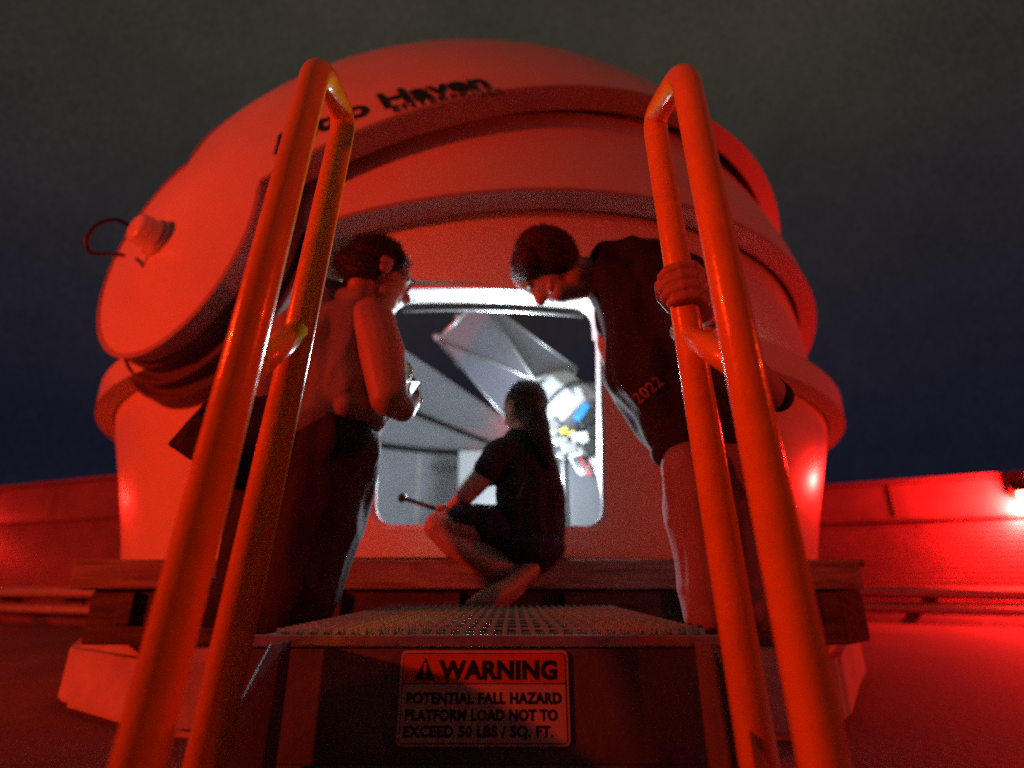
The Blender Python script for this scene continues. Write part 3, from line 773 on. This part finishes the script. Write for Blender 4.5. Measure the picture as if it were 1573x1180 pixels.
def whand(bm):
    # fingers of the near hand closing round the phone, thumb on top; fingers of the far hand steadying it
    base = P(632, 612, YW+.03)
    for i in range(4):
        b0 = P(636-1.5*i, 612-4.2*i+3, YW+.045); chain(bm, [b0, b0+Vector((.016, .012, .006)), b0+Vector((.012, -.006, .018)), b0+Vector((-.004, -.016, .020))], [.0098, .009, .008, .0072])
    chain(bm, [base, P(624, 604, YW+.0), P(627, 596, YW-.004)], [.013, .010, .008])
    for i in range(4):
        b0 = P(619, 562+6.2*i, YW+.08); ln = (.020, .026, .024, .018)[i]
        chain(bm, [b0-Vector((.02, 0, 0)), b0, b0+Vector((ln*.8, -.012, -.004)), b0+Vector((ln*1.2, -.03, -.010))], [.0095, .0092, .0085, .0072])
    chain(bm, [P(612, 590, YW+.08), P(618, 576, YW+.09), P(618, 562, YW+.09)], [.028, .030, .024])
blob('hand', whand, M_skin, wm, .003, 1)
def whair(bm):
    f = wf.normalized(); u = (wu-f*wu.dot(f)).normalized(); s = f.cross(u); R_ = Matrix((s, f, u)).transposed()
    ell(bm, hc+u*.030-f*.022, (.092, .102, .098), R_)
    ell(bm, hc-f*.045-u*.008, (.084, .075, .075), R_)
    ell(bm, P(537, 405, YW-.03), (.048, .046, .046))
    ell(bm, P(556, 398, YW-.03), (.052, .05, .05))
    capsule(bm, P(600, 385, YW-.05), P(618, 402, YW-.045), .030, .015)
strands(blob('hair', whair, M_hair, wm, .0055, 2, deform=hairy(.006, 60)), 5000, .022, lambda c: P(535, 405, YW-.05)-c, lift=.12)
# glasses
gl = []
f = wf.normalized(); u = (wu-f*wu.dot(f)).normalized(); s = f.cross(u)
bm = bmesh.new()
for q in (-1, 1):
    c = hc+f*.098+s*q*.032+u*.006
    sweep(bm, [c+(s*cos(a_)*.024+u*sin(a_)*.019) for a_ in [2*pi*i/20 for i in range(21)]], .0022, 6)
    sweep(bm, [hc+f*.096+s*q*.056+u*.008, hc+f*.0+s*q*.088-u*.002], .0022, 6)
sweep(bm, [hc+f*.099-s*.009+u*.010, hc+f*.099+s*.009+u*.010], .002, 6)
obj('glasses', bm, M_black, wm, True)
def wshirt(bm):
    chain(bm, [P(500, 468, YW+.02), P(552, 474, YW)], [.066, .074])
    capsule(bm, P(545, 478, YW), P(560, 500, YW-.005), .066, .075)
    chain(bm, [P(500, 480, YW+.04), P(490, 540, YW+.04), P(493, 610, YW+.04), P(492, 655, YW+.04)], [.105, .150, .165, .172])
    chain(bm, [P(535, 500, YW), P(528, 560, YW), P(530, 610, YW)], [.095, .105, .12])
    ell(bm, P(440, 610, YW+.02), (.11, .13, .11)); ell(bm, P(552, 640, YW), (.085, .12, .065))
blob('pink_top', wshirt, M_pink, wm, .007, 3, .013, 9)
def wpants(bm):
    chain(bm, [P(490, 690, YW+.05), P(480, 740, YW+.04)], [.172, .17])
    ell(bm, P(520, 690, YW), (.12, .15, .10))
    chain(bm, [P(505, 720, YW), P(484, 800, YW-.02), P(462, 905, YW-.06), P(452, 945, YW-.07)], [.135, .125, .095, .075])
    chain(bm, [P(440, 720, YW+.04), P(420, 820, YW+.02), P(400, 900, YW+.0), P(395, 935, YW+.0)], [.14, .125, .10, .075])
    chain(bm, [P(452, 930, YW-.08), P(380, 930, YW-.02), P(300, 925, YW+.05)], [.072, .062, .045])
    chain(bm, [P(405, 925, YW+.05), P(330, 922, YW+.12), P(270, 915, YW+.16)], [.072, .06, .045])
blob('trousers', wpants, M_navy, wm, .008, 3, .014, 8)
# dark jacket tied at the waist, its corner standing out behind
def wjack(bm):
    chain(bm, [P(440, 655, YW-.02), P(360, 640, YW-.10), P(337, 604, YW-.12)], [.10, .045, .012])
    chain(bm, [P(440, 680, YW-.02), P(340, 690, YW-.12), P(263, 682, YW-.14)], [.11, .050, .008])
    chain(bm, [P(420, 700, YW-.02), P(345, 725, YW-.10), P(304, 706, YW-.14)], [.10, .040, .010])
    chain(bm, [P(337, 604, YW-.12), P(263, 682, YW-.14), P(304, 706, YW-.14)], [.012, .009, .010])
    chain(bm, [P(350, 640, YW-.12), P(290, 685, YW-.14)], [.03, .016]); chain(bm, [P(345, 640, YW-.125), P(296, 662, YW-.135), P(285, 676, YW-.14)], [.026, .022, .016]); chain(bm, [P(350, 625, YW-.12), P(310, 665, YW-.13)], [.03, .022]); chain(bm, [P(352, 660, YW-.12), P(312, 672, YW-.13)], [.04, .022]); chain(bm, [P(350, 700, YW-.12), P(312, 690, YW-.13)], [.04, .02])
    chain(bm, [P(360, 675, YW-.12), P(310, 690, YW-.14)], [.03, .014]); chain(bm, [P(330, 640, YW-.13), P(300, 672, YW-.14)], [.014, .012])
blob('tied_jacket', wjack, M_blackc, wm, .006, 3, .004, 16)
ph = thing('phone', 'lit phone held up by the kneeling person in the pink top', 'phone', tuple(P(632, 598, YW+.02)))
Mp = Matrix.Rotation(radians(-28), 4, 'Z') @ Matrix.Rotation(radians(12), 4, 'Y') @ Matrix.Rotation(radians(62), 4, 'X')
pc_ = P(612, 599, YW+.045)
box('phone_case', pc_, (.140, .070, .009), M_black, ph, Mp, .004)
box('screen', pc_+Mp.to_3x3() @ Vector((0, 0, .0052)), (.132, .063, .0012), mat('lit_phone_screen', (.1, .1, .1), .2, emit=(.75, .95, 1), estr=4.0), ph, Mp, .0005)

# --- man bending in at the right
YM = 1.5
mn = thing('person', 'person in black 2022 shirt bending to the hatch, one hand on the right handrail', 'person', tuple(P(1090, 955, 1.45)))
mc = P(838, 414, YM+.02)
mf, mu = Vector((-.40, .12, -.90)), Vector((-.92, .10, .40))
def mbody(bm):
    f, u, s, R_ = head(bm, mc, mf, mu, .084)
    chain(bm, [mc-f*.01-u*.04, P(882, 422, YM), P(935, 420, YM+.03)], [.062, .058, .05]); ell(bm, P(846, 438, YM-.105), (.013, .016, .027))
    capsule(bm, P(858, 450, YM-.02), P(900, 442, YM+.01), .030, .034)
    # far arm hanging and braced on the frame
    chain(bm, [P(940, 470, YM+.10), P(934, 530, YM+.13), P(950, 590, YM+.16)], [.05, .036, .026])
    chain(bm, [P(980, 450, YM+.03), P(1060, 600, YM+.03)], [.06, .08])
    # near arm: elbow out at the right, hand up on the rail
    chain(bm, [P(1015, 450, YM-.04), P(1110, 560, YM-.28), P(1183, 606, YM-.42), P(1140, 560, YM-.52), P(1098, 492, .99)], [.045, .04, .036, .034, .028])
mb_ = blob('body', mbody, M_skin, mn, .0055, 2)
def mhair(bm):
    f = mf.normalized(); u = (mu-f*mu.dot(f)).normalized(); s = f.cross(u); R_ = Matrix((s, f, u)).transposed()
    ell(bm, P(838, 397, YM), (.104, .115, .092), rot(0, 12, 0)); ell(bm, P(862, 408, YM), (.058, .09, .062)); ell(bm, P(814, 410, YM), (.058, .10, .062))
strands(blob('hair', mhair, M_hair2, mn, .0055, 8, deform=hairy(.007, 60)), 6000, .016, lambda c: Vector((-.3, -.1, 1)), lift=.75)
def mshirt(bm):
    chain(bm, [P(936, 400, YM), P(1000, 412, YM)], [.064, .098]); chain(bm, [P(936, 402, YM), P(942, 450, YM-.01)], [.064, .07])
    chain(bm, [P(950, 440, YM-.02), P(985, 500, YM-.02), P(1010, 570, YM-.02), P(1050, 630, YM)], [.082, .125, .155, .15])
    chain(bm, [P(1010, 425, YM+.02), P(1060, 480, YM), P(1080, 560, YM), P(1085, 640, YM)], [.115, .15, .155, .15])
    chain(bm, [P(975, 590, YM), P(1030, 672, YM), P(1022, 700, YM)], [.055, .055, .032])
    chain(bm, [P(1065, 690, YM), P(1110, 680, YM)], [.07, .085])
    # sleeve out to the elbow
    chain(bm, [P(1010, 435, YM-.06), P(1110, 560, YM-.28), P(1190, 610, YM-.42)], [.092, .070, .032])
    chain(bm, [P(1170, 604, YM-.42), P(1197, 610, YM-.42)], [.03, .010])
    chain(bm, [P(945, 455, YM+.08), P(938, 505, YM+.10)], [.065, .050])
blob('black_shirt', mshirt, M_blackc, mn, .007, 3, .014, 8)
def mpants(bm):
    chain(bm, [P(1090, 690, YM+.02), P(1092, 730, YM)], [.12, .12])
    chain(bm, [P(1070, 725, YM-.04), P(1076, 800, YM-.05), P(1085, 900, YM-.06), P(1090, 940, YM-.07)], [.092, .088, .075, .062])
    chain(bm, [P(1120, 725, YM+.06), P(1124, 800, YM+.04), P(1125, 900, YM+.02), P(1128, 935, YM+.02)], [.10, .092, .078, .065])
    chain(bm, [P(1092, 935, YM-.07), P(1150, 935, YM-.04), P(1195, 930, YM)], [.06, .052, .04])
    chain(bm, [P(1128, 930, YM+.04), P(1160, 930, YM+.10), P(1200, 926, YM+.16)], [.06, .052, .04])
blob('trousers', mpants, M_trouser, mn, .007, 3, .013, 8)
# hand closed round the rear tube of the right rail
rt, rb = Rrt, Rrb
axr = (rt-rb).normalized()
hc_ = PX(1049, 445, XR)
# foot of the perpendicular on the tube axis
hc_ = rb+axr*((hc_-rb).dot(axr))
toc = (-hc_); toc = (toc-axr*toc.dot(axr)).normalized()      # from the tube to the camera
rig = axr.cross(toc); rig = rig if rig.x > 0 else -rig
def ap(ang, r, h): a_ = radians(ang); return hc_+(rig*cos(a_)+toc*sin(a_))*r+axr*h
def mhand(bm):
    for i, (h, ln, r) in enumerate(((.0300, 150, .0090), (.0100, 162, .0095), (-.0100, 152, .0092), (-.0292, 128, .0083))):
        R_ = TR+.0095
        angs = [-35, 5, 45, 85, 85+(ln-85)*.55, ln]
        chain(bm, [ap(a_, R_+(.004 if a_ < 0 else .0), h-.004*(a_/150)) for a_ in angs], [r*1.16, r*1.08, r*1.14, r*1.0, r*1.04, r*.86])
    for h in (-.026, -.008, .010, .026):
        chain(bm, [ap(-38, TR+.014, h), ap(-62, TR+.020, h*.9-.006), ap(-88, TR+.018, h*.7-.016)], [.0135, .0145, .0145])
    chain(bm, [ap(-70, TR+.016, -.02), ap(-120, TR+.012, -.008), ap(-160, TR+.011, .004), ap(-188, TR+.011, .018)], [.018, .0135, .0115, .0095])
    chain(bm, [ap(-45, TR+.020, -.02), P(1088, 482, .985), P(1098, 498, .985)], [.024, .025, .027])
blob('hand', mhand, M_skin, mn, .0022, 1)

def decal(name, me, target, p0, right, up, m, parent, off=.004, sdir=Vector((0, 1, 0))):
    bvh = BVHTree.FromPolygons([target.matrix_basis @ v.co for v in target.data.vertices], [tuple(p.vertices) for p in target.data.polygons]) if False else None
    w = Vector((0, 0, 0)); q = target
    while q: w += q.location; q = q.parent
    bvh = BVHTree.FromPolygons([v.co+w for v in target.data.vertices], [tuple(p.vertices) for p in target.data.polygons])
    bm = bmesh.new(); bm.from_mesh(me); bmesh.ops.triangulate(bm, faces=bm.faces)
    for v in bm.verts:
        s_ = p0+right*v.co.x+up*v.co.y; d_ = s_.normalized()
        h_ = bvh.ray_cast(s_-d_*.6, d_, 1.5)
        v.co = (h_[0]-d_*off) if h_[0] else s_
    return obj(name, bm, m, parent)
msh = [c_ for c_ in mn.children if c_.name.startswith('black_shirt')][0]
me = text_mesh('2022', .044, .012, 0, spacing=1.1)
a0, a1 = P(981, 622, YM-.15), P(1012, 596, YM-.15); rr = (a1-a0).normalized(); uu = Vector((0, 0, 1)); uu = (uu-rr*uu.dot(rr)).normalized()
decal('shirt_print', me, msh, a0, rr, uu, M_print, msh, .011)

# --- child crouching in the middle
YK = 2.0
kd_ = thing('person', 'crouching child in black shirt and shorts reaching into the open hatch', 'person', tuple(P(760, 935, 1.85)))
kc = P(803, 628, YK+.03)
kf, ku = Vector((-.70, .62, -.18)), Vector((-.1, .1, 1))
def kbody(bm):
    f, u, s, R_ = head(bm, kc, kf, ku, .070)
    capsule(bm, kc-u*.04-f*.01, P(800, 684, YK+.02), .042, .044)
    chain(bm, [P(770, 700, YK-.02), P(742, 732, YK-.04), P(715, 762, YK-.03), P(692, 782, YK)], [.048, .042, .034, .023])
    chain(bm, [P(805, 700, YK+.04), P(812, 800, YK+.03)], [.05, .06])
    # near leg: thigh forward, shin back under, heel raised
    chain(bm, [P(800, 832, YK), P(730, 812, YK-.03), P(672, 806, YK-.03)], [.072, .062, .046])
    chain(bm, [P(670, 810, YK-.03), P(700, 838, YK-.03), P(755, 866, YK-.05), P(808, 884, YK-.06)], [.044, .048, .044, .028])
    # far leg
    chain(bm, [P(820, 835, YK+.10), P(760, 820, YK+.08), P(720, 806, YK+.07)], [.07, .06, .045])
    chain(bm, [P(720, 810, YK+.07), P(760, 850, YK+.04), P(800, 880, YK+.01)], [.044, .046, .030])
blob('body', kbody, M_skin, kd_, .0055, 2)
def khand(bm):
    w_ = P(688, 786, YK)
    chain(bm, [P(694, 780, YK), w_], [.022, .022])
    for i in range(4):
        b0 = w_+Vector((-.010-.006*i*.4, -.012+.014*i*.6, .006-.010*i)); chain(bm, [b0, b0+Vector((-.022, -.006, .004)), b0+Vector((-.030, .004, -.014)), b0+Vector((-.016, .010, -.022))], [.0085, .008, .0075, .0065])
    chain(bm, [w_+Vector((0, -.014, .006)), w_+Vector((-.018, -.020, .016)), w_+Vector((-.036, -.014, .016))], [.010, .0085, .007])
blob('hand', khand, M_skin, kd_, .003, 1)
def khair(bm):
    f = kf.normalized(); u = (ku-f*ku.dot(f)).normalized(); s = f.cross(u); R_ = Matrix((s, f, u)).transposed()
    ell(bm, kc+u*.022-f*.026, (.078, .082, .084), R_)
    ell(bm, kc-f*.034-u*.012, (.068, .062, .072), R_)
    chain(bm, [P(820, 636, YK-.02), P(830, 668, YK-.05), P(838, 695, YK-.06), P(841, 712, YK-.06)], [.050, .040, .026, .012])
strands(blob('hair', khair, M_hair, kd_, .005, 2, deform=hairy(.005, 70)), 4500, .022, lambda c: Vector((.3, -.1, -1)), lift=.12)
def kshirt(bm):
    chain(bm, [P(775, 692, YK), P(826, 688, YK)], [.055, .058])
    chain(bm, [P(800, 690, YK+.02), P(808, 760, YK+.02), P(815, 820, YK), P(822, 845, YK-.01)], [.085, .118, .115, .10])
    chain(bm, [P(828, 700, YK), P(836, 770, YK), P(832, 840, YK)], [.055, .078, .078])
    chain(bm, [P(772, 694, YK-.02), P(750, 722, YK-.04)], [.062, .056])
blob('black_shirt', kshirt, M_blackc, kd_, .006, 3, .010, 11)
def kshorts(bm):
    ell(bm, P(818, 842, YK-.01), (.115, .13, .075))
    chain(bm, [P(815, 838, YK), P(755, 808, YK-.03), P(706, 797, YK-.03)], [.095, .075, .058])
    chain(bm, [P(825, 835, YK+.09), P(770, 815, YK+.08), P(735, 803, YK+.07)], [.09, .072, .056])
blob('shorts', kshorts, M_navy, kd_, .006, 3, .005, 14)
def kshoe(bm):
    chain(bm, [P(818, 872, YK-.07), P(780, 905, YK-.13), P(738, 926, YK-.19), P(724, 930, YK-.20)], [.030, .034, .032, .020])
blob('shoe', kshoe, M_shoe, kd_, .004, 2)
blob('shoe', lambda bm: chain(bm, [P(812, 880, YK+.0), P(790, 905, YK-.05), P(765, 924, YK-.10)], [.028, .032, .026]), M_shoe, kd_, .004, 2)
ksh = [c_ for c_ in kd_.children if c_.name.startswith('black_shirt')][0]
me = text_mesh('//', .07, .02, 0, spacing=1.2)
decal('shirt_print', me, ksh, P(782, 765, YK-.12), Vector((1, 0, 0)), Vector((.15, 0, 1)), M_print2, ksh)
rd = thing('short_rod', 'dark rod with a round knob held in the crouching child hand', 'rod', tuple(P(690, 787, YK)))
tube('shaft', [P(696, 790, YK), P(618, 765, YK+.06)], .0085, M_black, rd, 10)
bm = bmesh.new(); bmesh.ops.create_uvsphere(bm, u_segments=16, v_segments=10, radius=.018, matrix=Matrix.Translation(P(618, 765, YK+.06))); obj('knob', bm, M_black, rd, True)
